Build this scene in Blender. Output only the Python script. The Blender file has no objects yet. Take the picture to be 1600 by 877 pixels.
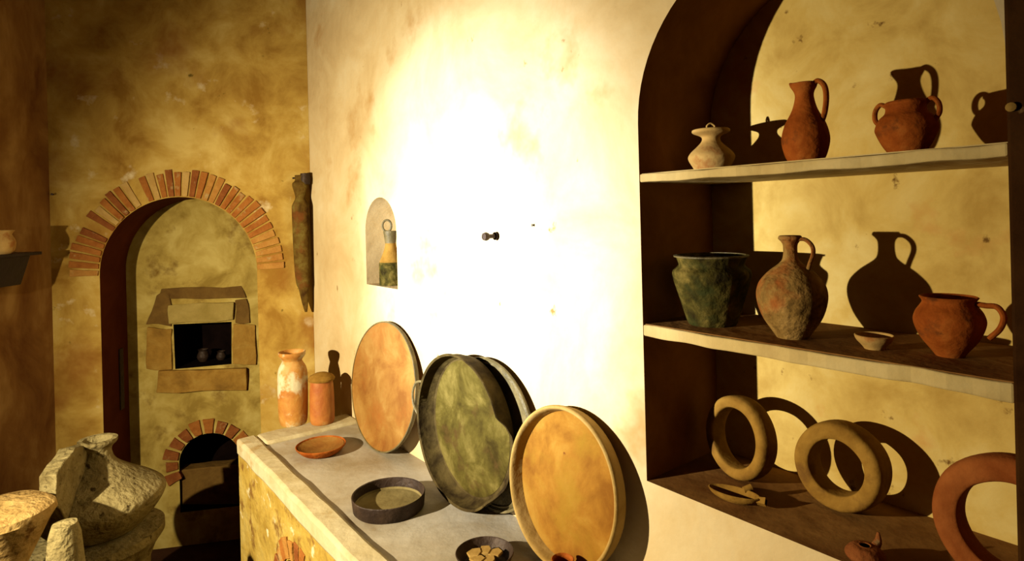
import bpy, bmesh, math, random
from mathutils import Vector, Matrix, noise
random.seed(7)
S = bpy.context.scene
COL = S.collection
PI = math.pi
EYE = 1.55                       # eye height of the camera above the floor (m)
FPX, PX, PY, ROLL = 950.0, 800.0, 336.0, 0.025

# ------------------------------------------------------------------ camera
cam = bpy.data.cameras.new('camera'); cam_o = bpy.data.objects.new('camera', cam); COL.objects.link(cam_o)
cam.sensor_width = 36.0; cam.lens = FPX/1600*36.0; cam.shift_y = -(438.5-PY)/1600.0
cam.clip_start = 0.02
rt = Vector((1, 0, -ROLL)).normalized(); up = Vector((ROLL, 0, 1)).normalized(); bk = Vector((0, -1, 0))
cam_o.matrix_world = Matrix(((rt.x, up.x, bk.x, 0), (rt.y, up.y, bk.y, 0), (rt.z, up.z, bk.z, EYE), (0, 0, 0, 1)))
S.camera = cam_o
# ------------------------------------------------------------------ world, lights, exposure
w = bpy.data.worlds.new('world'); S.world = w; w.use_nodes = True
w.node_tree.nodes['Background'].inputs[0].default_value = (0.05, 0.03, 0.02, 1)
w.node_tree.nodes['Background'].inputs[1].default_value = 0.15
S.view_settings.view_transform = 'Standard'; S.view_settings.look = 'None'
S.view_settings.gamma = 1.0; S.view_settings.exposure = 0.0
LAMP = Vector((-1.68, 0.70, EYE-0.06))
def spot(name, loc, target, energy, size, color, radius=0.02, blend=1.0):
    l = bpy.data.lights.new(name, 'SPOT'); o = bpy.data.objects.new(name, l); COL.objects.link(o)
    l.energy = energy; l.spot_size = math.radians(size); l.spot_blend = blend; l.color = color; l.shadow_soft_size = radius
    o.location = loc; o.rotation_euler = (Vector(target)-Vector(loc)).to_track_quat('-Z', 'Y').to_euler()
    return o
spot('flood_lamp', LAMP, (-0.50, 1.90, EYE-0.50), 430, 122, (1.0, 0.83, 0.52), 0.014)
spot('hot_beam', LAMP, (-0.13, 1.81, EYE-0.12), 760, 50, (0.80, 0.90, 1.0), 0.016)
fl = bpy.data.lights.new('fill', 'AREA'); fo = bpy.data.objects.new('fill', fl); COL.objects.link(fo)
fl.energy = 0.5; fl.size = 1.2; fl.color = (1.0, 0.45, 0.18); fo.location = (-0.3, 0.2, 2.85)

# ------------------------------------------------------------------ measuring
def ray(px, py):
    dx, dy = px-PX, py-PY
    return Vector(((dx-ROLL*dy)/FPX, 1.0, -(dy+ROLL*dx)/FPX))
CAM = Vector((0, 0, EYE))
def at(px, py, Y): return CAM + ray(px, py)*Y
def on_z(px, py, z):
    r = ray(px, py); return CAM + r*((z-EYE)/r.z)
# right wall frame: wv runs along the wall (towards the camera), nv goes into the wall
nv = Vector((1, 0.789, 0)).normalized(); wv = Vector((0.789, -1, 0)).normalized(); DW = 1.28/math.hypot(1, 0.789)
def RW(s, q, z): return nv*(DW+q) + wv*s + Vector((0, 0, z))
def on_rw(px, py, q=0.0):
    r = ray(px, py); t = (DW+q)/(r.dot(nv)); p = CAM + r*t
    return p.dot(wv), p.z
# back wall frame: bv runs along the wall to the left from the right corner, bn goes into it
CR = Vector((-0.922, 2.79, 0)); bv = Vector((-1, -0.21, 0)).normalized(); bn = Vector((-0.21, 1, 0)).normalized()
def BW(t, d, z): return CR + bv*t + bn*d + Vector((0, 0, z))
def on_bw(px, py, d=0.0):
    r = ray(px, py); k = (CR.dot(bn)+d)/(r.dot(bn)); p = CAM + r*k
    return (p-CR).dot(bv), p.z

# ------------------------------------------------------------------ materials
def mat(name, cols, scale=4.0, detail=6.0, rough=0.85, bump=0.15, bscale=30.0, spots=None, metallic=0.0, stretch=None, bdist=0.01):
    """cols: list of (pos, rgb). spots: (rgb, scale, lo, hi) patches of another colour."""
    m = bpy.data.materials.new(name); m.use_nodes = True; nt = m.node_tree; N = nt.nodes; L = nt.links
    b = N['Principled BSDF']; b.inputs['Roughness'].default_value = rough; b.inputs['Metallic'].default_value = metallic; b.inputs['Specular IOR Level'].default_value = 0.35 if rough < 0.7 else 0.04
    tc = N.new('ShaderNodeTexCoord'); src = tc.outputs['Object']
    if stretch:
        mp = N.new('ShaderNodeMapping'); mp.inputs['Scale'].default_value = stretch; L.new(src, mp.inputs[0]); src = mp.outputs[0]
    n1 = N.new('ShaderNodeTexNoise'); n1.inputs['Scale'].default_value = scale; n1.inputs['Detail'].default_value = detail
    n1.inputs['Roughness'].default_value = 0.62; n1.inputs['Distortion'].default_value = 0.4; L.new(src, n1.inputs['Vector'])
    cr = N.new('ShaderNodeValToRGB'); L.new(n1.outputs['Fac'], cr.inputs[0])
    e = cr.color_ramp.elements
    while len(e) < len(cols): e.new(0.5)
    tone = lambda c: tuple(0.62*x**1.15 for x in c)
    for i, (p, c) in enumerate(cols): e[i].position = p; e[i].color = (*tone(c), 1)
    out = cr.outputs[0]
    for sp in (spots or []):
        n2 = N.new('ShaderNodeTexNoise'); n2.inputs['Scale'].default_value = sp[1]; n2.inputs['Detail'].default_value = 5; n2.inputs['Roughness'].default_value = 0.6
        ofs = N.new('ShaderNodeMapping'); ofs.inputs['Location'].default_value = (sp[1]*1.7, 3.1, sp[2]*9); L.new(src, ofs.inputs[0]); L.new(ofs.outputs[0], n2.inputs['Vector'])
        mr = N.new('ShaderNodeMapRange'); mr.inputs[1].default_value = sp[2]; mr.inputs[2].default_value = sp[3]; L.new(n2.outputs['Fac'], mr.inputs[0])
        mx = N.new('ShaderNodeMixRGB'); L.new(mr.outputs[0], mx.inputs[0]); L.new(out, mx.inputs[1]); mx.inputs[2].default_value = (*tone(sp[0]), 1)
        out = mx.outputs[0]
    L.new(out, b.inputs['Base Color'])
    if bump:
        n3 = N.new('ShaderNodeTexNoise'); n3.inputs['Scale'].default_value = bscale; n3.inputs['Detail'].default_value = 7; L.new(src, n3.inputs['Vector'])
        bp = N.new('ShaderNodeBump'); bp.inputs['Strength'].default_value = bump; bp.inputs['Distance'].default_value = bdist
        L.new(n3.outputs['Fac'], bp.inputs['Height']); L.new(bp.outputs[0], b.inputs['Normal'])
    return m
M = {}
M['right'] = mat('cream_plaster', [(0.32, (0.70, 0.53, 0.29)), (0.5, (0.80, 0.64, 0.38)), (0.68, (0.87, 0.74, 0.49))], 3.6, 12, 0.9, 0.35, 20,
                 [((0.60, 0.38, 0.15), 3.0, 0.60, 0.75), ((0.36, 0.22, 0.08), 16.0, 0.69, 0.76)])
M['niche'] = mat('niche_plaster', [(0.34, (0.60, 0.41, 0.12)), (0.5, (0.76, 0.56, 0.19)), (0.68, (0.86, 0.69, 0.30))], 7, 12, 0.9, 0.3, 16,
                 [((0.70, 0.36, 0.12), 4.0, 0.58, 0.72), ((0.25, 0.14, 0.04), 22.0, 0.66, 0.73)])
M['reveal'] = mat('shaded_reveal_plaster', [(0.34, (0.30, 0.13, 0.03)), (0.66, (0.48, 0.24, 0.06))], 5, 8, 0.9, 0.3, 16)  # niche sides: plaster browned to carry the shade on the unlit reveal
M['back'] = mat('ochre_plaster', [(0.34, (0.42, 0.24, 0.05)), (0.5, (0.62, 0.42, 0.11)), (0.66, (0.78, 0.59, 0.21))], 5.0, 13, 0.9, 0.35, 12,
                [((0.84, 0.70, 0.44), 7.0, 0.62, 0.72), ((0.36, 0.15, 0.035), 2.4, 0.55, 0.74), ((0.20, 0.14, 0.03), 18.0, 0.68, 0.75)])
M['recess'] = mat('recess_plaster', [(0.34, (0.40, 0.28, 0.07)), (0.5, (0.58, 0.44, 0.13)), (0.66, (0.72, 0.58, 0.21))], 8, 13, 0.9, 0.35, 14,
                  [((0.27, 0.16, 0.04), 7.0, 0.56, 0.70)])
M['jamb'] = mat('shaded_jamb_plaster', [(0.3, (0.12, 0.03, 0.012)), (0.7, (0.20, 0.06, 0.02))], 5, 8, 0.95, 0.3, 16)  # recess sides: shade of the unlit jamb and soffit put into the colour
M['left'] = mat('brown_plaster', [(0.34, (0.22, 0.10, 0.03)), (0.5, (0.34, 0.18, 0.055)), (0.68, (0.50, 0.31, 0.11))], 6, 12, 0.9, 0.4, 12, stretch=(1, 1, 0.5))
M['floor'] = mat('dark_floor', [(0.3, (0.05, 0.02, 0.01)), (0.7, (0.12, 0.06, 0.03))], 5, 6, 0.9, 0.3, 16)
M['ceil'] = mat('ceiling_plaster', [(0.3, (0.30, 0.12, 0.03)), (0.7, (0.40, 0.18, 0.05))], 3, 6, 0.9, 0.3, 16)
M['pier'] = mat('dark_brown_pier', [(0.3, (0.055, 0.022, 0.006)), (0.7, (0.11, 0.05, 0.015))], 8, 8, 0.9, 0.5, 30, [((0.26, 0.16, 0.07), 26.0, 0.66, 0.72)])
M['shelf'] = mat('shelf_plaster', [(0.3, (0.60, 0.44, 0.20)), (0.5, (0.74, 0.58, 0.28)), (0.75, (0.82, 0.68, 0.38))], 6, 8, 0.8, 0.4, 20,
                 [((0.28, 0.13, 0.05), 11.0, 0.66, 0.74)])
M['sill'] = mat('shaded_sill_brown', [(0.34, (0.22, 0.10, 0.03)), (0.66, (0.42, 0.23, 0.075))], 6, 8, 0.8, 0.4, 20)  # browned for the dim grazing light on the sill and middle shelf top
for i, (a, b_) in enumerate([((0.38, 0.14, 0.035), (0.52, 0.23, 0.06)), ((0.48, 0.23, 0.06), (0.60, 0.34, 0.10)), ((0.27, 0.09, 0.03), (0.40, 0.16, 0.05)), ((0.56, 0.36, 0.12), (0.66, 0.46, 0.18))]):
    M['brick%d' % i] = mat('brick_clay_%d' % i, [(0.3, a), (0.7, b_)], 22, 6, 0.9, 0.6, 60, [((0.55, 0.42, 0.2), 20.0, 0.60, 0.72)])
M['stone_a'] = mat('warm_stone', [(0.3, (0.30, 0.17, 0.04)), (0.5, (0.44, 0.26, 0.06)), (0.72, (0.54, 0.36, 0.10))], 12, 8, 0.9, 0.7, 30)
M['stone_b'] = mat('brown_stone', [(0.3, (0.17, 0.095, 0.03)), (0.7, (0.28, 0.17, 0.05))], 12, 8, 0.9, 0.7, 30)
M['stone_c'] = mat('pale_stone', [(0.3, (0.40, 0.30, 0.09)), (0.7, (0.54, 0.42, 0.15))], 12, 8, 0.9, 0.6, 30)
M['black'] = mat('near_black', [(0.3, (0.008, 0.004, 0.003)), (0.7, (0.02, 0.01, 0.008))], 12, 6, 0.95, 0.4, 30)  # even near-black for the insides of openings
M['counter_top'] = mat('counter_top_render', [(0.3, (0.42, 0.34, 0.22)), (0.5, (0.54, 0.48, 0.38)), (0.72, (0.66, 0.62, 0.54))], 5, 9, 0.55, 0.35, 22,
                       [((0.40, 0.27, 0.11), 5.0, 0.56, 0.72)])
M['counter_rim'] = mat('counter_rim_plaster', [(0.3, (0.56, 0.46, 0.26)), (0.7, (0.76, 0.68, 0.48))], 8, 9, 0.75, 0.5, 24, [((0.46, 0.30, 0.10), 9.0, 0.60, 0.72)])
M['counter'] = mat('counter_front_plaster', [(0.3, (0.42, 0.28, 0.06)), (0.5, (0.58, 0.42, 0.11)), (0.72, (0.68, 0.54, 0.20))], 9, 9, 0.9, 0.6, 24,
                   [((0.30, 0.17, 0.05), 14.0, 0.55, 0.66), ((0.82, 0.74, 0.50), 17.0, 0.63, 0.69)], bdist=0.02)
M['terra'] = mat('terracotta', [(0.34, (0.32, 0.085, 0.014)), (0.5, (0.44, 0.13, 0.024)), (0.68, (0.54, 0.20, 0.045))], 18, 9, 0.8, 0.35, 60, [((0.20, 0.07, 0.02), 26.0, 0.58, 0.70)])
M['terra_cream'] = mat('cream_clay', [(0.3, (0.56, 0.36, 0.12)), (0.7, (0.74, 0.52, 0.22))], 14, 7, 0.8, 0.2, 50, [((0.50, 0.24, 0.08), 18.0, 0.58, 0.70)])
M['terra_mottled'] = mat('mottled_clay', [(0.36, (0.20, 0.12, 0.04)), (0.5, (0.38, 0.24, 0.08)), (0.64, (0.52, 0.34, 0.13))], 26, 10, 0.9, 0.6, 70, [((0.46, 0.15, 0.04), 9.0, 0.52, 0.66)])
M['bronze'] = mat('green_bronze', [(0.36, (0.035, 0.026, 0.008)), (0.5, (0.10, 0.08, 0.018)), (0.66, (0.24, 0.18, 0.05))], 22, 9, 0.8, 0.8, 50, [((0.055, 0.058, 0.016), 12.0, 0.54, 0.66)])
M['bronze_rim'] = mat('dark_rim_bronze', [(0.3, (0.10, 0.08, 0.03)), (0.7, (0.26, 0.20, 0.08))], 22, 9, 0.6, 0.5, 50)
M['pan'] = mat('green_pan_patina', [(0.3, (0.09, 0.07, 0.013)), (0.48, (0.17, 0.14, 0.025)), (0.7, (0.28, 0.22, 0.06))], 11, 10, 0.75, 0.5, 45,
               [((0.07, 0.045, 0.015), 14.0, 0.56, 0.68)])
M['patina'] = mat('yellow_green_patina', [(0.36, (0.055, 0.038, 0.008)), (0.5, (0.12, 0.092, 0.020)), (0.64, (0.22, 0.17, 0.05))], 9, 10, 0.8, 0.6, 45, [((0.10, 0.06, 0.018), 13.0, 0.54, 0.68)])
M['pan_wall'] = mat('shaded_pan_metal', [(0.35, (0.04, 0.025, 0.010)), (0.65, (0.14, 0.10, 0.035))], 16, 8, 0.75, 0.4, 45)  # pan wall colour darkened for the shade inside its rim
M['pan_inside'] = mat('tan_pan_floor', [(0.3, (0.20, 0.15, 0.06)), (0.7, (0.36, 0.29, 0.13))], 12, 8, 0.85, 0.3, 40)  # pan floor, lighter and tanner than the pan sides
M['plate'] = mat('orange_plate_clay', [(0.36, (0.29, 0.13, 0.035)), (0.5, (0.38, 0.20, 0.055)), (0.64, (0.46, 0.28, 0.09))], 8, 9, 0.8, 0.25, 40, [((0.40, 0.17, 0.045), 7.0, 0.52, 0.74)])
M['tray'] = mat('ochre_tray_clay', [(0.36, (0.27, 0.12, 0.020)), (0.5, (0.38, 0.19, 0.032)), (0.64, (0.46, 0.27, 0.055))], 8, 10, 0.8, 0.3, 40, [((0.36, 0.21, 0.03), 6.0, 0.50, 0.68), ((0.20, 0.07, 0.02), 30.0, 0.71, 0.76)])
M['tray_rim'] = mat('pale_tray_rim', [(0.35, (0.42, 0.27, 0.08)), (0.65, (0.58, 0.40, 0.15))], 12, 8, 0.8, 0.3, 40)
M['ring'] = mat('ochre_ring_clay', [(0.34, (0.30, 0.165, 0.035)), (0.66, (0.48, 0.29, 0.07))], 16, 8, 0.85, 0.3, 50, [((0.26, 0.14, 0.04), 14.0, 0.58, 0.70)])
M['ring_red'] = mat('red_ring_clay', [(0.3, (0.30, 0.09, 0.022)), (0.7, (0.46, 0.17, 0.05))], 16, 8, 0.85, 0.3, 50)
M['basalt'] = mat('pitted_millstone', [(0.3, (0.24, 0.19, 0.09)), (0.5, (0.36, 0.30, 0.15)), (0.72, (0.48, 0.41, 0.22))], 14, 10, 0.95, 1.0, 50, [((0.12, 0.09, 0.04), 34.0, 0.60, 0.68)], bdist=0.015)
M['basalt_warm'] = mat('warm_millstone', [(0.3, (0.46, 0.30, 0.11)), (0.7, (0.68, 0.50, 0.22))], 14, 10, 0.95, 0.9, 50, [((0.30, 0.17, 0.06), 24.0, 0.60, 0.70)], bdist=0.012)
M['iron'] = mat('dark_iron', [(0.3, (0.04, 0.02, 0.012)), (0.7, (0.10, 0.06, 0.035))], 20, 6, 0.6, 0.4, 60, metallic=0.3)
M['wood'] = mat('dark_shelf_wood', [(0.3, (0.02, 0.012, 0.02)), (0.7, (0.05, 0.03, 0.04))], 8, 6, 0.45, 0.2, 30)
M['hanging'] = mat('mottled_brown_green_clay', [(0.34, (0.09, 0.045, 0.012)), (0.5, (0.18, 0.11, 0.025)), (0.68, (0.28, 0.22, 0.06))], 16, 8, 0.8, 0.7, 40, [((0.22, 0.09, 0.025), 12.0, 0.54, 0.66)])
M['jar'] = mat('orange_glazed_jar', [(0.32, (0.52, 0.20, 0.035)), (0.5, (0.66, 0.34, 0.08)), (0.7, (0.74, 0.52, 0.22))], 10, 8, 0.6, 0.3, 40, [((0.82, 0.74, 0.52), 9.0, 0.54, 0.62)])
M['jar2'] = mat('rust_jar', [(0.32, (0.46, 0.14, 0.03)), (0.55, (0.60, 0.26, 0.06)), (0.75, (0.74, 0.50, 0.20))], 9, 8, 0.65, 0.3, 40)

# ------------------------------------------------------------------ object helpers
def build(name, bm, m, parent=None, smooth=True, bevel=0.0):
    bmesh.ops.recalc_face_normals(bm, faces=bm.faces)
    me = bpy.data.meshes.new(name); bm.to_mesh(me); bm.free(); me.materials.append(m)
    if smooth:
        for p in me.polygons: p.use_smooth = True
    o = bpy.data.objects.new(name, me); COL.objects.link(o)
    if parent: o.parent = parent
    if bevel:
        b = o.modifiers.new('bevel', 'BEVEL'); b.width = bevel; b.segments = 2; b.limit_method = 'ANGLE'
    if smooth:
        try: me.set_sharp_from_angle(angle=math.radians(42))
        except Exception: pass
    return o
def thing(name, label, cat, loc, rotz=0, group=None, mw=None):
    o = bpy.data.objects.new(name, None); COL.objects.link(o); o.empty_display_size = 0.05
    if mw is not None: o.matrix_world = mw
    else: o.location = loc; o.rotation_euler = (0, 0, rotz)
    o['label'] = label; o['category'] = cat
    if group: o['group'] = group
    return o
def tag(o, label, cat, group=None):
    o['label'] = label; o['category'] = cat
    if group: o['group'] = group
    return o
def struct(o): o['kind'] = 'structure'; return o

def lathe(prof, seg=48, closed=False, hfun=None, wob=0.0, squash=(1, 1), zlo=None, seed=0, center=(0, 0, 0)):
    """prof: (r,z) points outer bottom -> top -> inner; r==0 closes with a pole"""
    bm = bmesh.new(); rings = []
    for (r, z) in prof:
        if r < 1e-6: rings.append([bm.verts.new(Vector((0, 0, z))+Vector(center))]); continue
        ring = []
        for k in range(seg):
            a = 2*PI*k/seg; rr, zz = r, z
            if hfun: rr, zz = hfun(a, r, z)
            if wob:
                n = noise.noise(Vector((math.cos(a)*1.5, math.sin(a)*1.5, zz*9+seed))); rr *= 1+wob*n
            ring.append(bm.verts.new(Vector((rr*math.cos(a)*squash[0], rr*math.sin(a)*squash[1], zz))+Vector(center)))
        rings.append(ring)
    pairs = list(zip(rings[:-1], rings[1:]))
    if closed: pairs.append((rings[-1], rings[0]))
    for A, B in pairs:
        for k in range(seg):
            j = (k+1) % seg
            if len(A) == 1 and len(B) == 1: continue
            if len(A) == 1: bm.faces.new((A[0], B[j], B[k]))
            elif len(B) == 1: bm.faces.new((A[k], A[j], B[0]))
            else: bm.faces.new((A[k], A[j], B[j], B[k]))
    return bm
def smooth_prof(pts, n=5):
    out = []
    P = [pts[0]]+list(pts)+[pts[-1]]
    for i in range(1, len(P)-2):
        p0, p1, p2, p3 = P[i-1], P[i], P[i+1], P[i+2]
        for k in range(n):
            t = k/n
            out.append(tuple(0.5*((2*p1[j])+(-p0[j]+p2[j])*t+(2*p0[j]-5*p1[j]+4*p2[j]-p3[j])*t*t+(-p0[j]+3*p1[j]-3*p2[j]+p3[j])*t**3) for j in (0, 1)))
    out.append(pts[-1]); return [(max(r, 0.0005), z) for r, z in out]
def vessel(outer, th, seg=56, n=5, **kw):
    """outer: (r,z) bottom->rim ; returns hollow vessel with wall thickness th"""
    o = smooth_prof(outer, n)
    zb = o[0][1]
    inner = [(max(r-th, 0.001), z) for r, z in o if z > zb+th*1.2]
    top = o[-1]
    prof = [(0, zb)] + o + [(top[0]-th*0.5, top[1]+th*0.35)] + list(reversed(inner)) + [(0, zb+th*1.2)]
    return lathe(prof, seg, **kw)
def tube(pts, rad, seg=10, flat=1.0, caps=True, sub=6):
    bm = bmesh.new()
    P = [Vector(p) for p in pts]; R = rad if isinstance(rad, (list, tuple)) else [rad]*len(P)
    Q, RR = [], []
    E = [P[0]*2-P[1]]+P+[P[-1]*2-P[-2]]; ER = [R[0]]+list(R)+[R[-1]]
    for i in range(1, len(E)-2):
        for k in range(sub):
            t = k/sub; p0, p1, p2, p3 = E[i-1:i+3]
            Q.append(0.5*((2*p1)+(-p0+p2)*t+(2*p0-5*p1+4*p2-p3)*t*t+(-p0+3*p1-3*p2+p3)*t**3)); RR.append(ER[i]*(1-t)+ER[i+1]*t)
    Q.append(P[-1]); RR.append(R[-1])
    d0 = (Q[1]-Q[0]).normalized(); ref = Vector((0, 0, 1)) if abs(d0.z) < 0.9 else Vector((1, 0, 0))
    side = d0.cross(ref).normalized(); rings = []
    for i, p in enumerate(Q):
        d = (Q[min(i+1, len(Q)-1)]-Q[max(i-1, 0)]).normalized()
        side = (side-d*side.dot(d)).normalized(); nn = d.cross(side)
        rings.append([bm.verts.new(p+side*math.cos(2*PI*k/seg)*RR[i]*flat+nn*math.sin(2*PI*k/seg)*RR[i]) for k in range(seg)])
    for A, B in zip(rings[:-1], rings[1:]):
        for k in range(seg): bm.faces.new((A[k], A[(k+1) % seg], B[(k+1) % seg], B[k]))
    if caps: bm.faces.new(rings[0]); bm.faces.new(rings[-1])
    return bm
def box_pts(P):   # 8 points: bottom loop of four, top loop of four
    bm = bmesh.new(); v = [bm.verts.new(Vector(p)) for p in P]
    for f in ((3, 2, 1, 0), (4, 5, 6, 7), (0, 1, 5, 4), (1, 2, 6, 5), (2, 3, 7, 6), (3, 0, 4, 7)): bm.faces.new([v[i] for i in f])
    return bm
def prism_box(F, s0, s1, q0, q1, z0, z1):
    return box_pts([F(s0, q0, z0), F(s1, q0, z0), F(s1, q1, z0), F(s0, q1, z0), F(s0, q0, z1), F(s1, q0, z1), F(s1, q1, z1), F(s0, q1, z1)])
def rough(bm, amt, scale, cuts=3, seed=0.0):
    """subdivide and shake a blocky stone"""
    bmesh.ops.subdivide_edges(bm, edges=bm.edges[:], cuts=cuts, use_grid_fill=True)
    for v in bm.verts:
        c = v.co*scale+Vector((seed, seed*1.7, seed*0.3))
        v.co += Vector((noise.noise(c), noise.noise(c+Vector((9, 0, 0))), noise.noise(c+Vector((0, 9, 0)))))*amt
    return bm
def slab(F, outer, holes, depth, q0=0.0):
    """a wall: front face with holes, reveals through the full depth. Points are (s,z)."""
    bm = bmesh.new(); loops = []
    for lp in [outer]+holes:
        vs = [bm.verts.new(F(s, q0, z)) for s, z in lp]
        es = [bm.edges.new((vs[i], vs[(i+1) % len(vs)])) for i in range(len(vs))]; loops.append((vs, es))
    bmesh.ops.triangle_fill(bm, edges=[e for l in loops for e in l[1]], use_beauty=True, use_dissolve=False)
    return bm
def reveal(F, loop, q0, q1, closed=True):
    bm = bmesh.new(); A = [bm.verts.new(F(s, q0, z)) for s, z in loop]; B = [bm.verts.new(F(s, q1, z)) for s, z in loop]
    n = len(loop)
    for i in range(n if closed else n-1): bm.faces.new((A[i], A[(i+1) % n], B[(i+1) % n], B[i]))
    return bm
def ngon(F, loop, q):
    bm = bmesh.new(); bm.faces.new([bm.verts.new(F(s, q, z)) for s, z in loop]); return bm
def arch_loop(s0, s1, z0, zs, n=28, rise=None):
    c = (s0+s1)/2; r = abs(s1-s0)/2; rise = rise or r; sg = 1 if s1 > s0 else -1
    L = [(s0, z0)]
    for k in range(n+1):
        a = PI-PI*k/n; L.append((c+sg*r*math.cos(a), zs+rise*math.sin(a)))
    L.append((s1, z0)); return L
def plane_fn(F): return F

# ================================================================== SETTING
CEIL = 2.95
NL, NR = -0.838, -0.221                    # big niche edges along the right wall
ND = 0.262                                 # its depth
ZT, ZM, ZS = EYE+0.080, EYE-0.2365, EYE-0.567   # top shelf, middle shelf, sill
SC = -2.762; SE = 2.32
big = arch_loop(NL, NR, ZS, EYE+0.185, 36)
# small lantern niche
sL, _ = on_rw(572, 400); sR, _ = on_rw(620.5, 400)
_, zb_ = on_rw(590, 447); _, zt_ = on_rw(598, 308)
small = arch_loop(sL, sR, zb_, zt_-abs(sR-sL)/2, 18)
wall_right = struct(build('wall_right', slab(RW, [(SC, 0), (SE, 0), (SE, CEIL), (SC, CEIL)], [big, small], 0), M['right'], smooth=False))
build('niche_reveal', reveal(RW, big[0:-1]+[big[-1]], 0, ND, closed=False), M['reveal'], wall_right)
build('niche_back', ngon(RW, big, ND), M['niche'], wall_right, smooth=False)
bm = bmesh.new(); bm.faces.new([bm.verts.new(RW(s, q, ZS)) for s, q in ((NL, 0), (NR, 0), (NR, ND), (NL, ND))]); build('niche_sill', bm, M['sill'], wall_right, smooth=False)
build('small_niche_reveal', reveal(RW, small, 0, 0.13), M['right'], wall_right)
build('small_niche_back', ngon(RW, small, 0.13), M['right'], wall_right, smooth=False)

# back wall with the arched recess
tl, _ = on_bw(156, 430); tr, _ = on_bw(402, 432)
_, zsp = on_bw(156, 432); _, ztop = on_bw(283, 308)
LW = 1.055
rc = (tl+tr)/2; rr_ = abs(tl-tr)/2
arch = arch_loop(tl, tr, 0.0, zsp, 36, rise=ztop-zsp)
outer = [(0, 0), (tr, 0)] + list(reversed(arch))[1:-1] + [(tl, 0), (LW, 0), (LW, CEIL), (0, CEIL)]
bm = bmesh.new()
vs = [bm.verts.new(BW(s, 0, z)) for s, z in outer]
es = [bm.edges.new((vs[i], vs[(i+1) % len(vs)])) for i in range(len(vs))]
bmesh.ops.triangle_fill(bm, edges=es, use_beauty=True, use_dissolve=False)
wall_back = struct(build('wall_back', bm, M['back'], smooth=False))
RD = 0.27
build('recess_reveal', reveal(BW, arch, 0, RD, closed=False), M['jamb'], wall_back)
# recess back with the two openings
o1 = [on_bw(271, 507, RD), on_bw(362, 503, RD), on_bw(362, 569, RD), on_bw(274, 577, RD)]
fa, fz = on_bw(328, 720, RD); f0, _ = on_bw(280, 720, RD); f1, _ = on_bw(376, 720, RD); _, fbot = on_bw(328, 796, RD); _, ftop = on_bw(328, 677, RD)
fire = arch_loop(f0, f1, fbot, fz, 20, rise=ftop-fz)
recess_outer = [(tl, 0)]+arch[1:-1]+[(tr, 0)]
build('recess_back', slab(BW, recess_outer, [o1, fire], 0, q0=RD), M['recess'], wall_back, smooth=False)
build('opening_reveal', reveal(BW, o1, RD, RD+0.25), M['black'], wall_back, smooth=False)
build('opening_back', ngon(BW, o1, RD+0.25), M['black'], wall_back, smooth=False)
build('firebox_reveal', reveal(BW, fire, RD, RD+0.28), M['black'], wall_back)
build('firebox_back', ngon(BW, fire, RD+0.28), M['black'], wall_back, smooth=False)
# brick arch over the recess
def voussoirs(F, c, zs, ri, rise, th, n, q0, q1, parent, mats, a0=0.0, a1=PI, gap=0.16, sg=1, jit=0.008, skip=()):
    for k in range(n):
        if k in skip: continue
        u0 = a0+(a1-a0)*(k+gap/2)/n; u1 = a0+(a1-a0)*(k+1-gap/2)/n
        j = random.uniform(-jit, jit*1.4); jq = random.uniform(-0.002, 0.003)
        def p(u, r): r += 0.004; return (c+sg*(ri+r)*math.cos(u), zs+(rise+r)*math.sin(u))
        A = [p(u0, 0.0), p(u1, 0.0), p(u1, th+j), p(u0, th+j)]
        P = [F(s, q1, z) for s, z in A]+[F(s, q0+jq, z) for s, z in A]
        bm_ = box_pts(P)
        bmesh.ops.subdivide_edges(bm_, edges=bm_.edges[:], cuts=1, use_grid_fill=True)
        for v in bm_.verts: v.co += Vector((random.uniform(-1, 1), random.uniform(-1, 1), random.uniform(-1, 1)))*0.0014
        build('brick', bm_, random.choice(mats), parent, smooth=False, bevel=0.002)
bo, _ = on_bw(107, 425); thick = (bo-tl)
voussoirs(BW, rc, zsp, rr_, ztop-zsp, thick*0.93, 37, -0.008, 0.05, wall_back, [M['brick0'], M['brick1'], M['brick2'], M['brick0'], M['brick3']], gap=0.24, skip=(6, 13))
voussoirs(BW, fa, fz, abs(f0-f1)/2, ftop-fz, 0.062, 13, RD-0.010, RD+0.04, wall_back, [M['brick0'], M['brick2'], M['brick2']], a0=-0.55, a1=PI+0.55, gap=0.24)
# stones round the oven opening
def stone(px, m, d0=0.018, seed=0, parent=wall_back, amt=0.011):
    A = [on_bw(x, y, RD) for x, y in px]
    P = [BW(s, RD+0.02, z) for s, z in A]+[BW(s, RD-d0, z) for s, z in A]
    build('stone', rough(box_pts(P), amt, 12, 3, seed), m, parent, smooth=True, bevel=0.003)
stone([(228, 508), (268, 508), (268, 450), (248, 462), ][:4], M['stone_b'], 0.008, 1)
stone([(250, 468), (386, 466), (378, 448), (252, 452)], M['stone_b'], 0.008, 2)
stone([(370, 504), (392, 504), (386, 468), (368, 468)], M['stone_b'], 0.008, 3)
stone([(263, 505), (365, 501), (366, 471), (264, 476)], M['stone_c'], 0.014, 4)
stone([(230, 576), (270, 578), (268, 513), (230, 512)], M['stone_a'], 0.012, 5)
stone([(364, 569), (400, 570), (400, 506), (364, 505)], M['stone_a'], 0.012, 6)
stone([(246, 612), (387, 608), (385, 575), (250, 580)], M['stone_a'], 0.022, 7)
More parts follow.
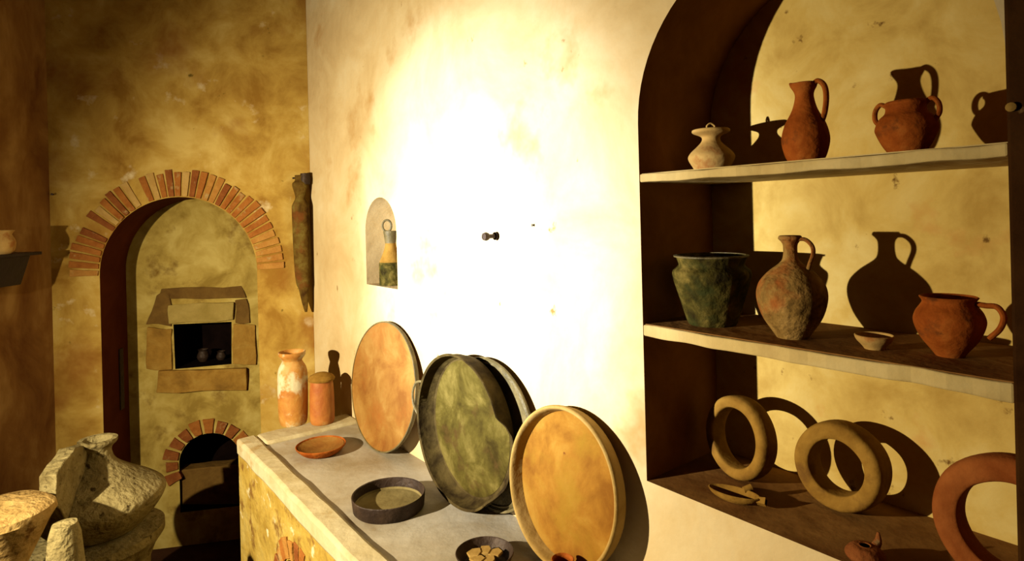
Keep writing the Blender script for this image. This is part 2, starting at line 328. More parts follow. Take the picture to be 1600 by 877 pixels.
# left wall, rear wall, floor, ceiling
CL = BW(LW, 0, 0)
pR = RW(SE, 0, 0); REAR = pR.y
def vwall(name, a, b, m):
    bm = bmesh.new(); v = [bm.verts.new(p) for p in (Vector((a.x, a.y, 0)), Vector((b.x, b.y, 0)), Vector((b.x, b.y, CEIL)), Vector((a.x, a.y, CEIL)))]
    bm.faces.new(v); return struct(build(name, bm, m, smooth=False))
LB = Vector((CL.x-0.30, REAR, 0))
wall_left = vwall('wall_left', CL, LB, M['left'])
vwall('wall_rear', LB, pR, M['floor'])
poly = [CR, CL, LB, pR]
rec = [BW(tr, 0, 0), BW(tl, 0, 0), BW(tl, RD, 0), BW(tr, RD, 0)]
for nm, z, m in (('floor', 0.0, M['floor']), ('ceiling', CEIL, M['ceil'])):
    bm = bmesh.new(); bm.faces.new([bm.verts.new(Vector((p.x, p.y, z))) for p in poly])
    if nm == 'floor': bm.faces.new([bm.verts.new(Vector((p.x, p.y, z))) for p in rec])
    struct(build(nm, bm, m, smooth=False))
# pier right of the big niche
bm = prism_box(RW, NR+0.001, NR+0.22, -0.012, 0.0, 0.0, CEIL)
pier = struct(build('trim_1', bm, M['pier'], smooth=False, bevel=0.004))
bm = lathe([(0, 0), (0.006, 0), (0.006, 0.006), (0.003, 0.008), (0, 0.008)], 12)
s_, z_ = on_rw(1581, 168, -0.012)
Mx = Matrix((( wv.x, 0, -nv.x, 0), (wv.y, 0, -nv.y, 0), (0, 1, 0, 0), (0, 0, 0, 1))); Mx.translation = RW(s_, -0.012, z_)
bmesh.ops.transform(bm, matrix=Mx, verts=bm.verts); build('nail_head', bm, M['tray_rim'], pier)

# plastered shelves in the big niche
def niche_shelf(z, th, label, seed, m, topm):
    t = thing('niche_shelf', label, 'shelf', RW((NL+NR)/2, 0.0, z-th))
    inv = t.matrix_basis.inverted() if False else Matrix.Translation(-Vector(t.location))
    bm = prism_box(RW, NL+0.0005, NR-0.0005, 0.0, ND-0.001, z-th, z-0.002)
    bmesh.ops.subdivide_edges(bm, edges=[e for e in bm.edges if abs((e.verts[0].co-e.verts[1].co).normalized().dot(wv)) > 0.9], cuts=40)
    for v in bm.verts:
        if (v.co.dot(nv)-DW) < 0.01:
            s = v.co.dot(wv); v.co += Vector((0, 0, noise.noise(Vector((s*14+seed, 0, v.co.z*30)))*0.0035)) + nv*noise.noise(Vector((s*22, seed, 5)))*0.004
    bmesh.ops.transform(bm, matrix=inv, verts=bm.verts)
    build('edge_slab', bm, m, t, smooth=False, bevel=0.003)
    bm = prism_box(RW, NL+0.001, NR-0.001, 0.006, ND-0.002, z-0.0019, z)
    bmesh.ops.transform(bm, matrix=inv, verts=bm.verts); build('top_face', bm, topm, t, smooth=False)
niche_shelf(ZT, 0.020, 'upper plastered shelf across the arched niche, carrying three small pots', 1, M['shelf'], M['shelf'])
niche_shelf(ZM, 0.026, 'middle plastered shelf across the arched niche, carrying the green pot and long-necked jug', 4, M['shelf'], M['sill'])  # top face takes the browner colour, its shade painted in

# ================================================================== COUNTER
CT = EYE-0.812; S0, S1 = -2.40, -0.42; QF = -0.425
cnt = thing('masonry_counter', 'long plastered masonry counter along the right wall with pale raised rim', 'counter', RW((S0+S1)/2, QF/2, 0))
T = Matrix.Translation(-Vector(cnt.location))
def cpart(name, bm, m, **k):
    bmesh.ops.transform(bm, matrix=T, verts=bm.verts); return build(name, bm, m, cnt, **k)
# brick arched fire opening in the front
def on_front(px, py): return on_rw(px, py, QF)
ca, cz = on_front(466, 948); cl_, _ = on_front(440, 948)
cr_ = abs(ca-cl_)*0.95
def CW(s, q, z): return RW(s, QF+q, z)-Vector(cnt.location)
hole = arch_loop(ca-cr_, ca+cr_, 0.25, cz, 18, rise=cr_*0.8)
bm = slab(CW, [(S0, 0), (S1, 0), (S1, CT-0.02), (S0, CT-0.02)], [hole], 0)
for a_, b_ in (((S0, 0.0), (S0, -QF)), ((S1, 0.0), (S1, -QF))):
    v = [bm.verts.new(CW(a_[0], q, z)) for q, z in ((0, 0), (-QF-0.001, 0), (-QF-0.001, CT-0.02), (0, CT-0.02))]; bm.faces.new(v)
build('body', bm, M['counter'], cnt, smooth=False)
build('fire_opening', reveal(CW, hole, 0, 0.25), M['black'], cnt); build('fire_opening_back', ngon(CW, hole, 0.25), M['black'], cnt, smooth=False)
voussoirs(CW, ca, cz, cr_, cr_*0.8, 0.055, 13, -0.006, 0.04, cnt, [M['brick0'], M['brick1'], M['brick2']], gap=0.2)
cpart('top_slab', prism_box(RW, S0+0.002, S1, QF+0.004, -0.001, CT-0.0199, CT), M['counter_top'], smooth=False)
def rimbar(s0, s1, q0, q1, z0, z1, seed, name='rim'):
    bm = prism_box(RW, s0, s1, q0, q1, z0, z1)
    L = 40 if abs(s1-s0) > 0.5 else 8
    bmesh.ops.subdivide_edges(bm, edges=[e for e in bm.edges if e.calc_length() > 0.2], cuts=L)
    for v in bm.verts: v.co += Vector((noise.noise(v.co*11+Vector((seed, 0, 0))), noise.noise(v.co*11+Vector((0, seed, 3))), noise.noise(v.co*11+Vector((5, 5, seed)))))*0.004
    cpart(name, bm, M['counter_rim'], smooth=True, bevel=0.010)
rimbar(S0, S1, QF-0.006, QF+0.062, CT-0.045, CT+0.013, 2)
rimbar(S0, S0+0.115, QF+0.064, -0.002, CT-0.02, CT+0.013, 7, 'end_ledge')

# ================================================================== VESSELS
def place(px, py, z): return on_z(px, py, z)
def at_q(px, py, q):                       # a point q deep behind the face of the right wall
    s, z = on_rw(px, py, q); return RW(s, q, z)
def scale_at(p):                           # metres per photograph pixel for radii at p
    d = p-CAM; return d.y/FPX*math.cos(math.atan2(abs(d.x), d.y))
def prof_from(p, zbase, pts):
    """pts: (half width px, y px) from bottom to top; the first one sits on zbase"""
    k = scale_at(p); yb, yt = pts[0][1], pts[-1][1]
    kk = (p-CAM).y/FPX
    return [(hw*k, (yb-y)*kk) for hw, y in pts]
VX = Vector((1, 0, 0))
# ---- top shelf
p = at_q(1112, 262, 0.13); p.z = ZT
pr = prof_from(p, ZT, [(24, 265), (30, 256), (37, 243), (33, 234), (22, 224), (15, 216), (16, 209), (29, 203), (30, 199)])
t = thing('flared_pot', 'small cream clay pot with wide flat rim and looped lid, leftmost on upper shelf', 'pot', p)
build('body', vessel(pr, 0.004, wob=0.015), M['terra_cream'], t)
k = scale_at(p); zt = pr[-1][1]
build('lid', lathe([(0, zt-0.002), (26*k, zt-0.002), (24*k, zt+0.002), (8*k, zt+0.004), (0, zt+0.005)], 32), M['terra_cream'], t)
build('loop_handle', tube([(-6*k, 0, zt+0.003), (-6*k, 0, zt+0.009), (0, 0, zt+0.014), (6*k, 0, zt+0.009), (6*k, 0, zt+0.003)], 0.0022, 8), M['terra_cream'], t)

p = at_q(1259, 247, 0.075); p.z = ZT; k = scale_at(p); kk = (p-CAM).y/FPX
pr = prof_from(p, ZT, [(26, 249), (33, 238), (38.5, 214), (33, 190), (21, 168), (15.5, 150), (15.5, 140), (20, 131), (21, 126)])
def pinch(amount, zt, dirx=-1):
    def f(a, r, z):
        c = math.cos(a)*dirx
        t_ = max(0, (z-zt*0.86)/(zt*0.14))
        if c > 0: return r*(1+amount*t_*c**3), z+t_*0.004*c**3
        return r, z
    return f
t = thing('jug', 'slim terracotta jug with pinched spout and tall strap handle on upper shelf', 'jug', p, -0.90)
build('body', vessel(pr, 0.0035, hfun=pinch(0.18, pr[-1][1])), M['terra'], t)
zt = pr[-1][1]
build('handle', tube([(16*k, 0, zt-0.004), (24*k, 0, zt+0.001), (34*k, 0, zt-8*kk), (37*k, 0, zt-25*kk), (34*k, 0, zt-48*kk), (27*k, 0, zt-66*kk)], 0.0045, 10, flat=1.3), M['terra'], t)

p = at_q(1417, 235, 0.10); p.z = ZT; k = scale_at(p); kk = (p-CAM).y/FPX
pr = prof_from(p, ZT, [(26, 240), (38, 226), (49, 206), (51, 196), (44, 182), (35, 174), (33, 166), (36, 160), (34, 157)])
t = thing('two_handled_pot', 'squat terracotta pot with two small ear handles, rightmost on upper shelf', 'pot', p, -0.90)
build('body', vessel(pr, 0.004, wob=0.01), M['terra'], t); zt = pr[-1][1]
for sx in (1, -1):
    build('handle', tube([(31*k*sx, 0, zt-4*kk), (43*k*sx, 0, zt+1*kk), (52*k*sx, 0, zt-8*kk), (53*k*sx, 0, zt-22*kk), (46*k*sx, 0, zt-32*kk)], 0.0038, 10, flat=1.3), M['terra'], t)

# ---- middle shelf
p = place(1113, 506, ZM); k = scale_at(p); kk = (p-CAM).y/FPX
pr = prof_from(p, ZM, [(37, 508), (41, 500), (52, 466), (61, 438), (62, 426), (56, 420), (52, 415), (55, 406), (57, 402)])
t = thing('bronze_cooking_pot', 'wide dark green patinated cooking pot at left end of middle shelf', 'pot', p)
build('body', vessel(pr, 0.005, wob=0.015, seed=4), M['bronze'], t)
build('rim', lathe([(55*k, pr[-1][1]-0.002), (59*k, pr[-1][1]-0.001), (59.5*k, pr[-1][1]+0.002), (54*k, pr[-1][1]+0.003)], 56, closed=True), M['bronze_rim'], t)

p = place(1238, 527, ZM); k = scale_at(p); kk = (p-CAM).y/FPX
pr = prof_from(p, ZM, [(25, 531), (31, 523), (48, 498), (56.5, 470), (53, 448), (38, 430), (17, 414), (12, 404), (11.5, 388), (15, 381), (19, 377), (18, 373)])
t = thing('long_necked_jug', 'round-bellied mottled clay jug with narrow neck and loop handle on middle shelf', 'jug', p, -0.90)
build('body', vessel(pr, 0.0035, wob=0.012, seed=9), M['terra_mottled'], t); zt = pr[-1][1]
build('handle', tube([(12*k, 0, zt-5*kk), (26*k, 0, zt-5*kk), (37*k, 0, zt-14*kk), (39*k, 0, zt-26*kk), (33*k, 0, zt-42*kk), (28*k, 0, zt-56*kk)], 0.0036, 10, flat=1.4), M['terra_mottled'], t)

p = place(1366, 545, ZM)
pr = prof_from(p, ZM, [(16, 548), (20, 543), (29, 534), (32, 527)])
t = tag(build('saucer', vessel(pr, 0.003, seg=40), M['terra_cream']), 'tiny shallow buff saucer in front of the jug shadow on middle shelf', 'saucer'); t.location = p

p = place(1484, 556, ZM); k = scale_at(p); kk = (p-CAM).y/FPX
pr = prof_from(p, ZM, [(23, 563), (29, 556), (48, 534), (58, 511), (55, 496), (46, 484), (43, 478), (48, 471)])
t = thing('handled_cup', 'reddish globular clay mug with ear handle at right end of middle shelf', 'mug', p, -0.90)
build('body', vessel(pr, 0.0035, wob=0.01), M['terra'], t); zt = pr[-1][1]
build('handle', tube([(45*k, 0, zt-8*kk), (58*k, 0, zt-9*kk), (75*k, 0, zt-10*kk), (84*k, 0, zt-24*kk), (78*k, 0, zt-42*kk), (62*k, 0, zt-58*kk), (55*k, 0, zt-56*kk)][:6], 0.0042, 10, flat=1.3), M['terra'], t)

# ---- standing rings on the sill
def stand_frame(p, lean, yaw=0.0):
    n2 = (Matrix.Rotation(yaw, 3, 'Z') @ nv); U = (Vector((0, 0, 1))*math.cos(lean)+n2*math.sin(lean)); N = (-n2*math.cos(lean)+Vector((0, 0, 1))*math.sin(lean))
    X = U.cross(N)
    m = Matrix(((X.x, U.x, N.x, p.x), (X.y, U.y, N.y, p.y), (X.z, U.z, N.z, p.z), (0, 0, 0, 1))); return m
def ring_stand(p, R, ri, th, label, m, lean=0.12, yaw=0.0, seed=0):
    t = thing('ring_stand', label, 'pot stand', p, mw=stand_frame(p, lean, yaw))
    prof = smooth_prof([(ri, 0.0), (ri*1.01, th*0.8), (ri*1.06, th), ((ri+R)/2, th*1.06), (R*0.93, th), (R*0.99, th*0.75), (R, th*0.2), (R*0.97, -th*0.3), ((ri+R)/2, -th*0.5), (ri*1.04, -th*0.3), (ri, 0.0)], 3)[:-1]
    build('ring_body', lathe(prof, 64, closed=True, wob=0.02, seed=seed, center=(0, R, 0)), m, t)
    return t
p = place(1158, 746, ZS); ring_stand(p, 0.085, 0.060, 0.030, 'pale clay ring stand half in shadow at left corner of niche sill', M['ring'], yaw=-0.25, lean=0.10, seed=1)
p = place(1318, 793, ZS); ring_stand(p, 0.080, 0.049, 0.040, 'thick ochre clay ring stand leaning in the middle of niche sill', M['ring'], lean=0.10, seed=2)
pc = at_q(1587, 823, 0.10); pc.z = ZS; ring_stand(pc, 0.100, 0.064, 0.036, 'reddish clay ring stand cut off by the dark pier, rightmost on niche sill', M['ring_red'], lean=0.08, seed=3)

# ---- oil lamp on the sill
p = place(1147, 783, ZS)
rz = math.atan2(-0.5, 0.62)
t = thing('oil_lamp', 'small open boat-shaped clay oil lamp with square nozzle on front of niche sill', 'oil lamp', p, rz)
def boat(a, r, z): return r*(1+0.25*abs(math.cos(a))**3), z
build('bowl', vessel([(0.010, 0.0), (0.016, 0.002), (0.024, 0.009), (0.028, 0.018)], 0.003, seg=40, hfun=boat, squash=(1.45, 0.85)), M['ring'], t)
build('nozzle', tube([(0.040, 0, 0.013), (0.050, 0, 0.013), (0.060, 0, 0.014)], [0.008, 0.0085, 0.009], 4, sub=2), M['ring'], t)
build('nozzle_hole_disc', tube([(0.0598, 0, 0.014), (0.0606, 0, 0.014)], 0.005, 12, sub=1), M['black'], t)  # black disc painted on the nozzle end as its dark hole
build('lug', tube([(0.012, 0.020, 0.017), (0.024, 0.030, 0.022)], [0.006, 0.007], 10, sub=2), M['ring'], t)

# ---- lamp, clay darkened for its shade, at the bottom edge, on the sill
p = place(1352, 880, ZS)
t = thing('spouted_lamp', 'small red clay lamp coloured darker for shade with pointed spout at front edge of niche sill', 'oil lamp', p, -0.3)
build('body', vessel([(0.016, 0), (0.024, 0.006), (0.029, 0.015), (0.020, 0.026), (0.010, 0.028)], 0.003, seg=36), M['brick2'], t)
build('spout', tube([(0.012, 0.008, 0.018), (0.022, 0.016, 0.028), (0.024, 0.020, 0.042)], [0.008, 0.006, 0.002], 10), M['brick2'], t)

# ---- dishes leaning on the wall
def lean_of(p, H, extra=0.0):
    d = DW-p.dot(nv)-extra; return math.asin(max(0.02, min(0.5, d/H)))
# plain plate
p = place(592, 703, CT+0.001); R = 0.222
t = thing('round_plate', 'large flat orange clay plate leaning on bright wall, farthest of the leaning dishes', 'plate', p, mw=stand_frame(p, lean_of(p, 2*R, 0.010), 0.05))
build('dish', lathe([(0, -0.008), (R*0.7, -0.007), (R*0.96, 0.0), (R, 0.010), (R*0.985, 0.013), (R*0.93, 0.008), (R*0.80, 0.004), (R*0.4, 0.003), (0, 0.004)], 72, wob=0.008, center=(0, R, 0)), M['plate'], t)
build('rim', lathe([(R*0.985, -0.003), (R*1.006, 0.004), (R*1.004, 0.014), (R*0.985, 0.0142), (R*0.98, 0.004)], 72, closed=True, wob=0.0, center=(0, R, 0)), M['bronze_rim'], t)
# green pan with broken side
def pan(p, R, depth, label, m, rimm, lean, yaw, broken=False, name='deep_pan', floor_r=0.955, z0=0.0, handle=False, wob=0.01):
    t = thing(name, label, 'pan', p, mw=stand_frame(p, lean, yaw))
    def hf(a, r, z):
        if broken and z > z0+0.010 and r > R*0.8:
            da = (a+0.20+PI) % (2*PI)-PI
            kk_ = max(0.0, 1-(abs(da)/0.60)**4)
            jag = noise.noise(Vector((a*11, 2.2, 0)))*0.5+0.5
            return r, z0+0.010+(z-z0-0.010)*(1-kk_*(0.75+0.25*jag))
        return r, z
    fr = floor_r*R
    prof = [(0, z0), (fr*0.95, z0), (fr, z0+0.003), (fr*1.01, z0+0.012), (R*0.99, z0+depth*0.5), (R*0.995, z0+depth*0.9), (R*1.012, z0+depth), (R*1.008, z0+depth+0.003), (R*0.978, z0+depth), (R*0.975, z0+depth*0.5), (fr*0.975, z0+0.014), (fr*0.96, z0+0.009), (fr*0.90, z0+0.006), (R*0.4, z0+0.006), (0, z0+0.006)]
    build('pan_body', lathe(prof, 120, hfun=hf, wob=wob, center=(0, R, 0)), m, t)
    if broken:
        build('pan_floor', lathe([(0, z0+0.0062), (R*0.5, z0+0.0062), (fr*0.89, z0+0.0066), (fr*0.93, z0+0.0085), (fr*0.9, z0+0.0095), (0, z0+0.0080)], 90, wob=0.03, seed=5, center=(0, R, 0)), M['patina'], t)
    if handle:
        for (ang, nm) in ((PI-0.18, 'loop_handle'),):
            pts = []
            for u, o_ in ((-0.22, 0.99), (-0.24, 1.09), (-0.14, 1.24), (0.0, 1.29), (0.14, 1.24), (0.24, 1.09), (0.22, 0.99)):
                pts.append((R*o_*math.cos(ang+u), R+R*o_*math.sin(ang+u), z0+depth*0.75))
            build(nm, tube(pts, 0.004, 8), rimm, t)
    return t
p = place(762, 800, CT+0.001)
p = p+nv*0.0
p2 = place(738, 783, CT+0.001)
pan(p2, 0.210, 0.055, 'large deep green-patinated pan with broken edge, middle of the leaning dishes', M['pan_wall'], M['bronze_rim'], lean_of(p2, 0.42, 0.034), 0.0, broken=True, handle=True)
# shallower pan standing behind it
p = RW(p2.dot(wv)+0.065, -0.018, CT+0.003)
pan(p, 0.205, 0.014, 'thin brownish green pan tucked behind the broken green pan', M['bronze_rim'], M['bronze_rim'], 0.03, 0.0, name='shallow_pan')
# ochre tray
p = place(879, 884, CT+0.001)
R = 0.180
t = thing('thick_rimmed_tray', 'big round ochre tray with pale thick rim, nearest of the leaning dishes', 'tray', p, mw=stand_frame(p, lean_of(p, 2*R, 0.010), 0.0))
build('dish', lathe([(0, -0.004), (R*0.90, -0.004), (R*0.95, 0.002), (R*0.93, 0.006), (R*0.90, 0.003), (R*0.5, 0.002), (0, 0.003)], 80, center=(0, R, 0)), M['tray'], t)
build('rim', lathe(smooth_prof([(R*0.905, -0.003), (R*0.96, -0.002), (R*0.985, 0.014), (R, 0.030), (R*0.975, 0.036), (R*0.945, 0.031), (R*0.925, 0.014), (R*0.905, -0.003)], 3)[:-1], 80, closed=True, wob=0.012, center=(0, R, 0)), M['tray_rim'], t)

# ---- small things on the counter
p = place(502, 708, CT); k = scale_at(p)
pr = [(24*k, 0), (30*k, 0.006), (38*k, 0.022), (40*k, 0.030)]
t = thing('orange_bowl', 'small shallow orange-red bowl near far end of the counter', 'bowl', p)
build('bowl_body', vessel(pr, 0.004, wob=0.01), M['terra'], t)
build('inner_slip', lathe([(0, 0.0075), (22*k, 0.0075), (33*k, 0.018), (36.5*k, 0.028), (34*k, 0.024), (0, 0.0085)], 48), M['plate'], t)
p = place(608, 793, CT); k = scale_at(p)
t = thing('straight_sided_pan', 'dark straight-sided round pan with olive floor, lying on the counter', 'pan', p)
build('pan_body', lathe([(0, 0), (54*k, 0), (56*k, 0.004), (58*k, 0.040), (57*k, 0.042), (55.5*k, 0.040), (53.5*k, 0.007), (0, 0.006)], 64, wob=0.01), M['iron'], t)
build('pan_floor', lathe([(0, 0.0062), (53*k, 0.0072), (54*k, 0.016), (52*k, 0.011), (0, 0.0078)], 64), M['pan_inside'], t)
# bowl of sherds at the bottom edge
p = place(758, 884, CT); k = scale_at(p)
t = thing('dark_bowl', 'dark rimmed bowl at bottom edge of the photo, left of the ochre tray', 'bowl', p)
build('bowl_body', vessel([(30*k, 0), (36*k, 0.006), (44*k, 0.026), (46*k, 0.032)], 0.004), M['iron'], t)
for i, (a, r, s) in enumerate([(0.4, 16, 15), (1.6, 14, 14), (2.7, 18, 14), (3.9, 14, 15), (5.2, 15, 14)]):
    c = p+Vector((math.cos(a)*r*k, math.sin(a)*r*k, 0.0235))
    bm = bmesh.new(); n = 6; loop = []
    for q in range(n):
        aa = 2*PI*q/n+i; rr = s*k*random.uniform(0.6, 1.05); loop.append((math.cos(aa)*rr, math.sin(aa)*rr))
    A = [bm.verts.new((x, y, -0.003+0.1*x)) for x, y in loop]; B = [bm.verts.new((x*0.95, y*0.95, 0.003+0.1*x)) for x, y in loop]
    bm.faces.new(A[::-1]); bm.faces.new(B)
    for q in range(n): bm.faces.new((A[q], A[(q+1) % n], B[(q+1) % n], B[q]))
    o = build('potsherd', bm, M['tray_rim'], smooth=False, bevel=0.001); o.location = c
    tag(o, 'pale jagged potsherd lying in the dark bowl at the bottom edge', 'potsherd', 'potsherds in the dark bowl')
# small pot at the bottom edge before the tray
p = place(880, 914, CT); k = scale_at(p)
t = tag(build('small_cup', vessel([(0.018, 0), (0.025, 0.012), (0.029, 0.032), (0.023, 0.050), (0.025, 0.056)], 0.003, seg=36), M['terra']), 'little dark terracotta cup in front of the ochre tray at bottom edge', 'cup'); t.location = p

# ---- two jars on the end ledge
ZL = CT+0.0135
p = RW(-2.34, -0.235, ZL); p = Vector((p.x, p.y, ZL))
q1 = place(459, 661, ZL)
k = q1.y/FPX*0.93; kk = q1.y/FPX
t = thing('tall_jar', 'taller orange and cream stained jar with flared collar at far counter end', 'jar', q1)
build('body', vessel([(21*k, 0), (23*k, 10*kk), (24*k, 40*kk), (24*k, 72*kk), (22*k, 86*kk), (17*k, 95*kk), (16*k, 99*kk), (21*k, 106*kk), (22*k, 111*kk)], 0.006, wob=0.02), M['jar'], t)
q2 = place(504, 660, ZL); k = q2.y/FPX*0.93; kk = q2.y/FPX
t = thing('lidded_jar', 'shorter rust orange jar with brown lid beside the taller jar', 'jar', q2)
build('body', vessel([(18*k, 0), (20*k, 8*kk), (20*k, 40*kk), (19*k, 58*kk), (18*k, 66*kk), (19*k, 69*kk)], 0.006, wob=0.02, seed=5), M['jar2'], t)
build('lid', lathe([(0, 66*kk), (21*k, 66*kk), (22*k, 69*kk), (19*k, 73*kk), (10*k, 77*kk), (0, 79*kk)], 40, wob=0.01), M['ring'], t)

# ---- lantern in the small niche
ps, pz = on_rw(612, 447, 0.055)
p = RW(ps, 0.055, zb_+0.0005); k = (p.y)/FPX; k2 = k*0.95
t = thing('bronze_bell_flask', 'green and brown bell-shaped bronze flask with top ring in small wall niche', 'flask', p)
build('base_drum', lathe([(0, 0), (19*k2, 0), (19.5*k2, 2*k), (19.5*k2, 34*k), (18*k2, 36*k), (0, 36*k)], 40), M['bronze'], t)
build('cone', lathe(smooth_prof([(18.5*k2, 35.5*k), (16*k2, 42*k), (11*k2, 54*k), (8.5*k2, 66*k), (9.5*k2, 78*k), (10*k2, 82*k)], 4)+[(0, 82*k)], 40), M['ring'], t)
build('neck', lathe([(8.2*k2, 62*k), (10.6*k2, 78*k), (11.5*k2, 82*k), (11*k2, 84*k), (0, 84*k)], 32), M['bronze_rim'], t)
lp = [(7*k*math.cos(u), 0, 92*k+9*k*math.sin(u)) for u in [PI*2*i/10 for i in range(11)]]
o = build('hanging_ring', tube(lp, 1.7*k, 8, sub=3), M['bronze_rim'], t); o.location = (-5*k, 0, 0)

# ---- peg on the wall
s_, z_ = on_rw(775, 369)
Mx = Matrix(((wv.x, 0, -nv.x, 0), (wv.y, 0, -nv.y, 0), (0, 1, 0, 0), (0, 0, 0, 1)))
Mx.translation = RW(s_, 0, z_)
t = thing('wall_peg', 'small dark iron spool-shaped peg in the bright wall', 'peg', (0, 0, 0), mw=Mx)
build('shaft', lathe([(0, -0.01), (0.006, -0.01), (0.006, 0.03), (0, 0.03)], 16), M['iron'], t)
build('head', lathe([(0, 0.028), (0.010, 0.028), (0.012, 0.034), (0.010, 0.042), (0, 0.044)], 20), M['iron'], t)
build('collar', lathe([(0, 0.0), (0.011, 0.0), (0.011, 0.005), (0, 0.006)], 20), M['iron'], t)
s_, z_ = on_rw(834, 352)
Mx2 = Mx.copy(); Mx2.translation = RW(s_, 0, z_)
o = tag(build('nail', lathe([(0, -0.004), (0.002, -0.004), (0.002, 0.004), (0.0035, 0.005), (0, 0.007)], 10), M['iron']), 'tiny dark hole mark in the bright wall right of the peg, made as a nail', 'nail'); o.matrix_world = Mx2  # nail shape stands in for a dark hole mark

# ---- long spindle amphora in the corner
tb, zz1 = on_bw(478, 488, -0.05); _, zz0 = on_bw(474, 272, -0.05)
tc_, _ = on_bw(474, 340, -0.05)
base = BW(tb, -0.042, zz1)
H = zz0-zz1; kk = H/216
t = thing('spindle_amphora', 'long narrow mottled brown and green spindle amphora hanging in the room corner', 'amphora', base)
pts = [(2, 0), (5, 14), (8, 36), (11, 46), (12.5, 80), (13.5, 120), (14, 160), (13, 168), (8, 178), (9, 186), (12, 196), (12, 202), (8, 206), (8, 214)]
offx = [0]*len(pts)
bm = vessel([(r*kk*0.95, z*kk) for r, z in pts], 0.004, seg=32, wob=0.06, seed=3, squash=(1, 0.7))
for v in bm.verts:
    v.co.x += -5*kk*min(1, v.co.z/(60*kk))
build('body', bm, M['hanging'], t)
build('rim_knob', lathe([(0, 200*kk), (7*kk, 200*kk), (8*kk, 208*kk), (7*kk, 217*kk), (0, 218*kk)], 20, center=(3*kk, 0.006, 0)), M['iron'], t)
build('hanging_pin', tube([(-16*kk, 0, 210*kk), (0, 0.01, 211*kk), (4*kk, 0.045, 211*kk)], 0.004, 8), M['iron'], t)

# ---- left wall shelf and pot
zsh = EYE-0.098
pts = [at(66, 393, 2.41), at(0, 404, 1.94)]
A, B = Vector((pts[0].x, pts[0].y, 0)), Vector((pts[1].x, pts[1].y, 0)); B = Vector((-1.845, 2.19, 0)); d = (B-A)
B2 = A+d*2.0; XW = CL.x-0.03
loop = [A, B2, Vector((XW, B2.y, 0)), Vector((XW, A.y, 0))]
o = Vector((XW, (A.y+B2.y)/2, zsh-0.014))
t = thing('wall_board', 'dark board on the left wall carrying a pale pot, cut by frame edge', 'shelf', o)
P = [Vector((q.x, q.y, zsh-0.012))-o for q in loop]+[Vector((q.x, q.y, zsh))-o for q in loop]
build('board', box_pts(P), M['wood'], t, smooth=False, bevel=0.002)
e = [Vector((XW, 2.36, 0)), A+d*0.20+Vector((-0.015, 0, 0)), A+d*1.6+Vector((-0.02, 0, 0)), Vector((XW, 2.06, 0))]
P = [Vector((q.x if i in (1, 2) else q.x, q.y, zsh-0.125))-o for i, q in enumerate([e[0], e[0]*0.35+e[1]*0.65, e[3]*0.35+e[2]*0.65, e[3]])]+[Vector((q.x, q.y, zsh-0.0125))-o for q in e]
build('shadow_bracket', box_pts(P), M['wood'], t, smooth=False, bevel=0.003)  # block added under the board, sized to cast its deep shadow
p = at(3, 390, 2.25); p.z = zsh
k = p.y/FPX
t = tag(build('small_pot', vessel([(11*k, 0), (16*k, 6*k), (18*k, 18*k), (14*k, 28*k), (13*k, 31*k), (17*k, 37*k)], 0.004, seg=40), M['terra_cream']), 'pale cream pot on the dark wall board at left frame edge', 'pot'); t.location = p

# ================================================================== MILLSTONES
YM = 2.12
pc = at(155, 782, YM); k = YM/FPX; kc = k*0.86
zr = pc.z
t = thing('grain_mill', 'grey pitted hourglass grain mill with narrow neck and side lug before the arch', 'grain mill', (pc.x, pc.y, 0))
def zz(y): return zr+(782-y)*k*0.98
prof = smooth_prof([(66*kc, zz(826)), (86*kc, zz(808)), (100*kc, zz(790)), (106*kc, zz(778)), (103*kc, zz(768)), (82*kc, zz(754)), (56*kc, zz(740)), (30*kc, zz(722)), (22*kc, zz(708)), (22*kc, zz(698)), (30*kc, zz(690)), (31*kc, zz(684))], 4)
bm = lathe([(0, zz(822))]+prof+[(23*kc, zz(684)), (18*kc, zz(700)), (0, zz(704))], 56, wob=0.035, seed=2)
build('upper_stone', bm, M['basalt'], t)
bm = lathe([(0, 0), (70*kc, 0), (74*kc, 0.1), (78*kc, zz(885)), (90*kc, zz(862)), (104*kc, zz(846)), (102*kc, zz(834)), (64*kc, zz(829)), (0, zz(828))], 48, wob=0.05, seed=6)
build('lower_stone', bm, M['basalt'], t)
# lug: thick wedge to the left, facing the camera
R_ = [(140, 694, 2.10), (118, 700, 2.0), (88, 742, 1.86), (90, 790, 1.86), (104, 812, 1.92), (134, 812, 2.06)]
bm = bmesh.new(); org = Vector((pc.x, pc.y, 0))
Rv = [at(x, y, Y) for x, y, Y in R_]
F_ = [bm.verts.new(v-org) for v in Rv]; G_ = [bm.verts.new(v-org+Vector((-0.062, 0.012, -0.008))) for v in Rv]
bm.faces.new(F_); bm.faces.new(G_[::-1])
for i in range(len(Rv)): bm.faces.new((F_[i], F_[(i+1) % len(Rv)], G_[(i+1) % len(Rv)], G_[i]))
bmesh.ops.triangulate(bm, faces=bm.faces[:]); bmesh.ops.subdivide_edges(bm, edges=bm.edges[:], cuts=4, use_grid_fill=True)
for v in bm.verts: v.co += Vector((noise.noise(v.co*22), noise.noise(v.co*22+Vector((7, 0, 0))), noise.noise(v.co*22+Vector((0, 7, 0)))))*0.007
build('side_lug', bm, M['basalt'], t, bevel=0.004)

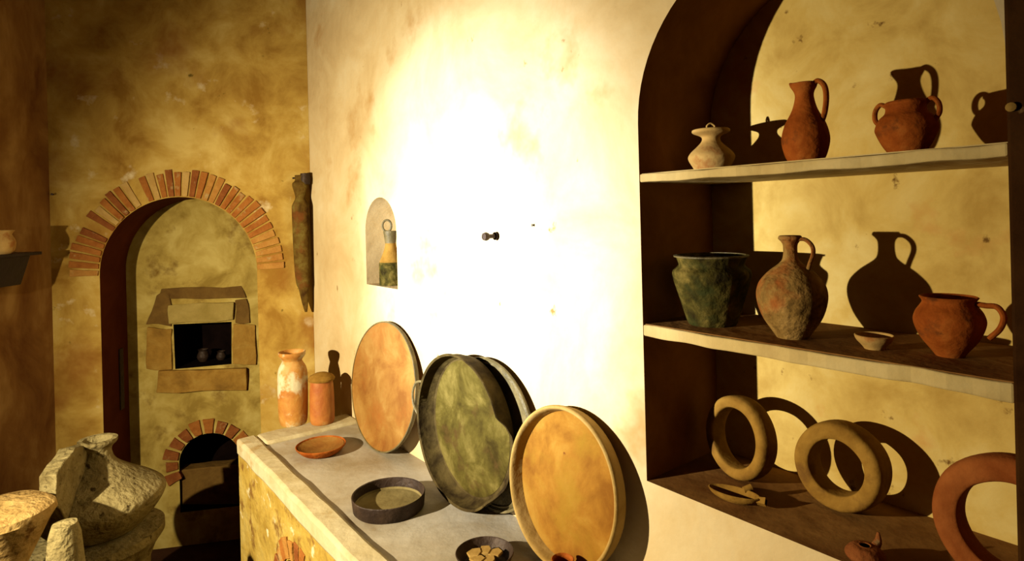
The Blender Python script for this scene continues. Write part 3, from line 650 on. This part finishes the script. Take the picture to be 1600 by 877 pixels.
pq = at(4, 792, 1.72); k = 1.72/FPX
t = thing('quern_stone', 'warm flat-topped millstone narrowing downwards at lower left frame edge', 'millstone', (pq.x, pq.y, 0))
R = 84*k*0.80
build('stone_body', lathe([(0, 0), (R*0.75, 0), (R*0.35, pq.z-0.30), (R*0.45, pq.z-0.17), (R*0.88, pq.z-0.055), (R, pq.z-0.030), (R*0.97, pq.z-0.012), (R*0.80, pq.z+0.002), (R*0.2, pq.z+0.004), (R*0.15, pq.z-0.03), (0, pq.z-0.03)], 56, wob=0.06, seed=8), M['basalt_warm'], t)
pq = at(101, 818, 1.62); k = 1.62/FPX
t = tag(build('stone_stub', lathe([(0, 0), (34*k, 0), (27*k, pq.z-0.14), (22*k, pq.z-0.03), (17*k, pq.z), (0, pq.z+0.008)], 28, wob=0.10, seed=12), M['basalt'], None), 'stubby rounded stone post between the two millstones at lower left', 'stone'); t.location = (pq.x, pq.y, 0)

# ---- stone block inside the firebox
A = [on_bw(282, 788, RD+0.03), on_bw(374, 786, RD+0.03), on_bw(374, 724, RD+0.03), on_bw(282, 734, RD+0.03)]
P = [BW(s, RD+0.10, z) for s, z in A]+[BW(s, RD+0.02, z) for s, z in A]
o = build('fire_door_block', rough(box_pts(P), 0.005, 10, 3, 4.0), M['stone_b'], bevel=0.004)
tag(o, 'brown stone block closing the lower half of the small brick arch', 'stone block')
# dark pots inside the square oven opening
zo = on_bw(330, 570, RD)[1]
for i, (px, r, h, lab) in enumerate(((318, 0.030, 0.06, 'left of two dark pots inside the square oven opening'), (346, 0.024, 0.045, 'right of two dark pots inside the square oven opening'))):
    s, z = on_bw(px, 555, RD+0.13)
    q = BW(s, RD+0.13, min(on_bw(271, 577, RD)[1], zo)+0.001)
    o = build('dark_pot', vessel([(r*0.6, 0), (r, h*0.4), (r*0.7, h*0.85), (r*0.85, h)], 0.003, seg=28), M['iron']); o.location = q
    tag(o, lab, 'pot')

# ---- small nail on the back wall and thin dark box standing in for the jamb slot
t_, z_ = on_bw(83, 304)
o = tag(build('nail', tube([(0, 0, 0), (0.012, -0.022, 0)], [0.004, 0.005], 8, sub=1), M['iron']), 'small rusty nail in the ochre back wall left of the brick arch', 'nail'); o.location = BW(t_, -0.0005, z_)
_, za = on_bw(190, 545, 0.18); _, zb2 = on_bw(190, 640, 0.18)
o = tag(build('jamb_slot_box', prism_box(BW, tl-0.006, tl-0.0005, 0.165, 0.205, zb2, za), M['iron'], smooth=False, bevel=0.001), 'thin dark box standing in for the upright slot in left jamb of the recess', 'slot')
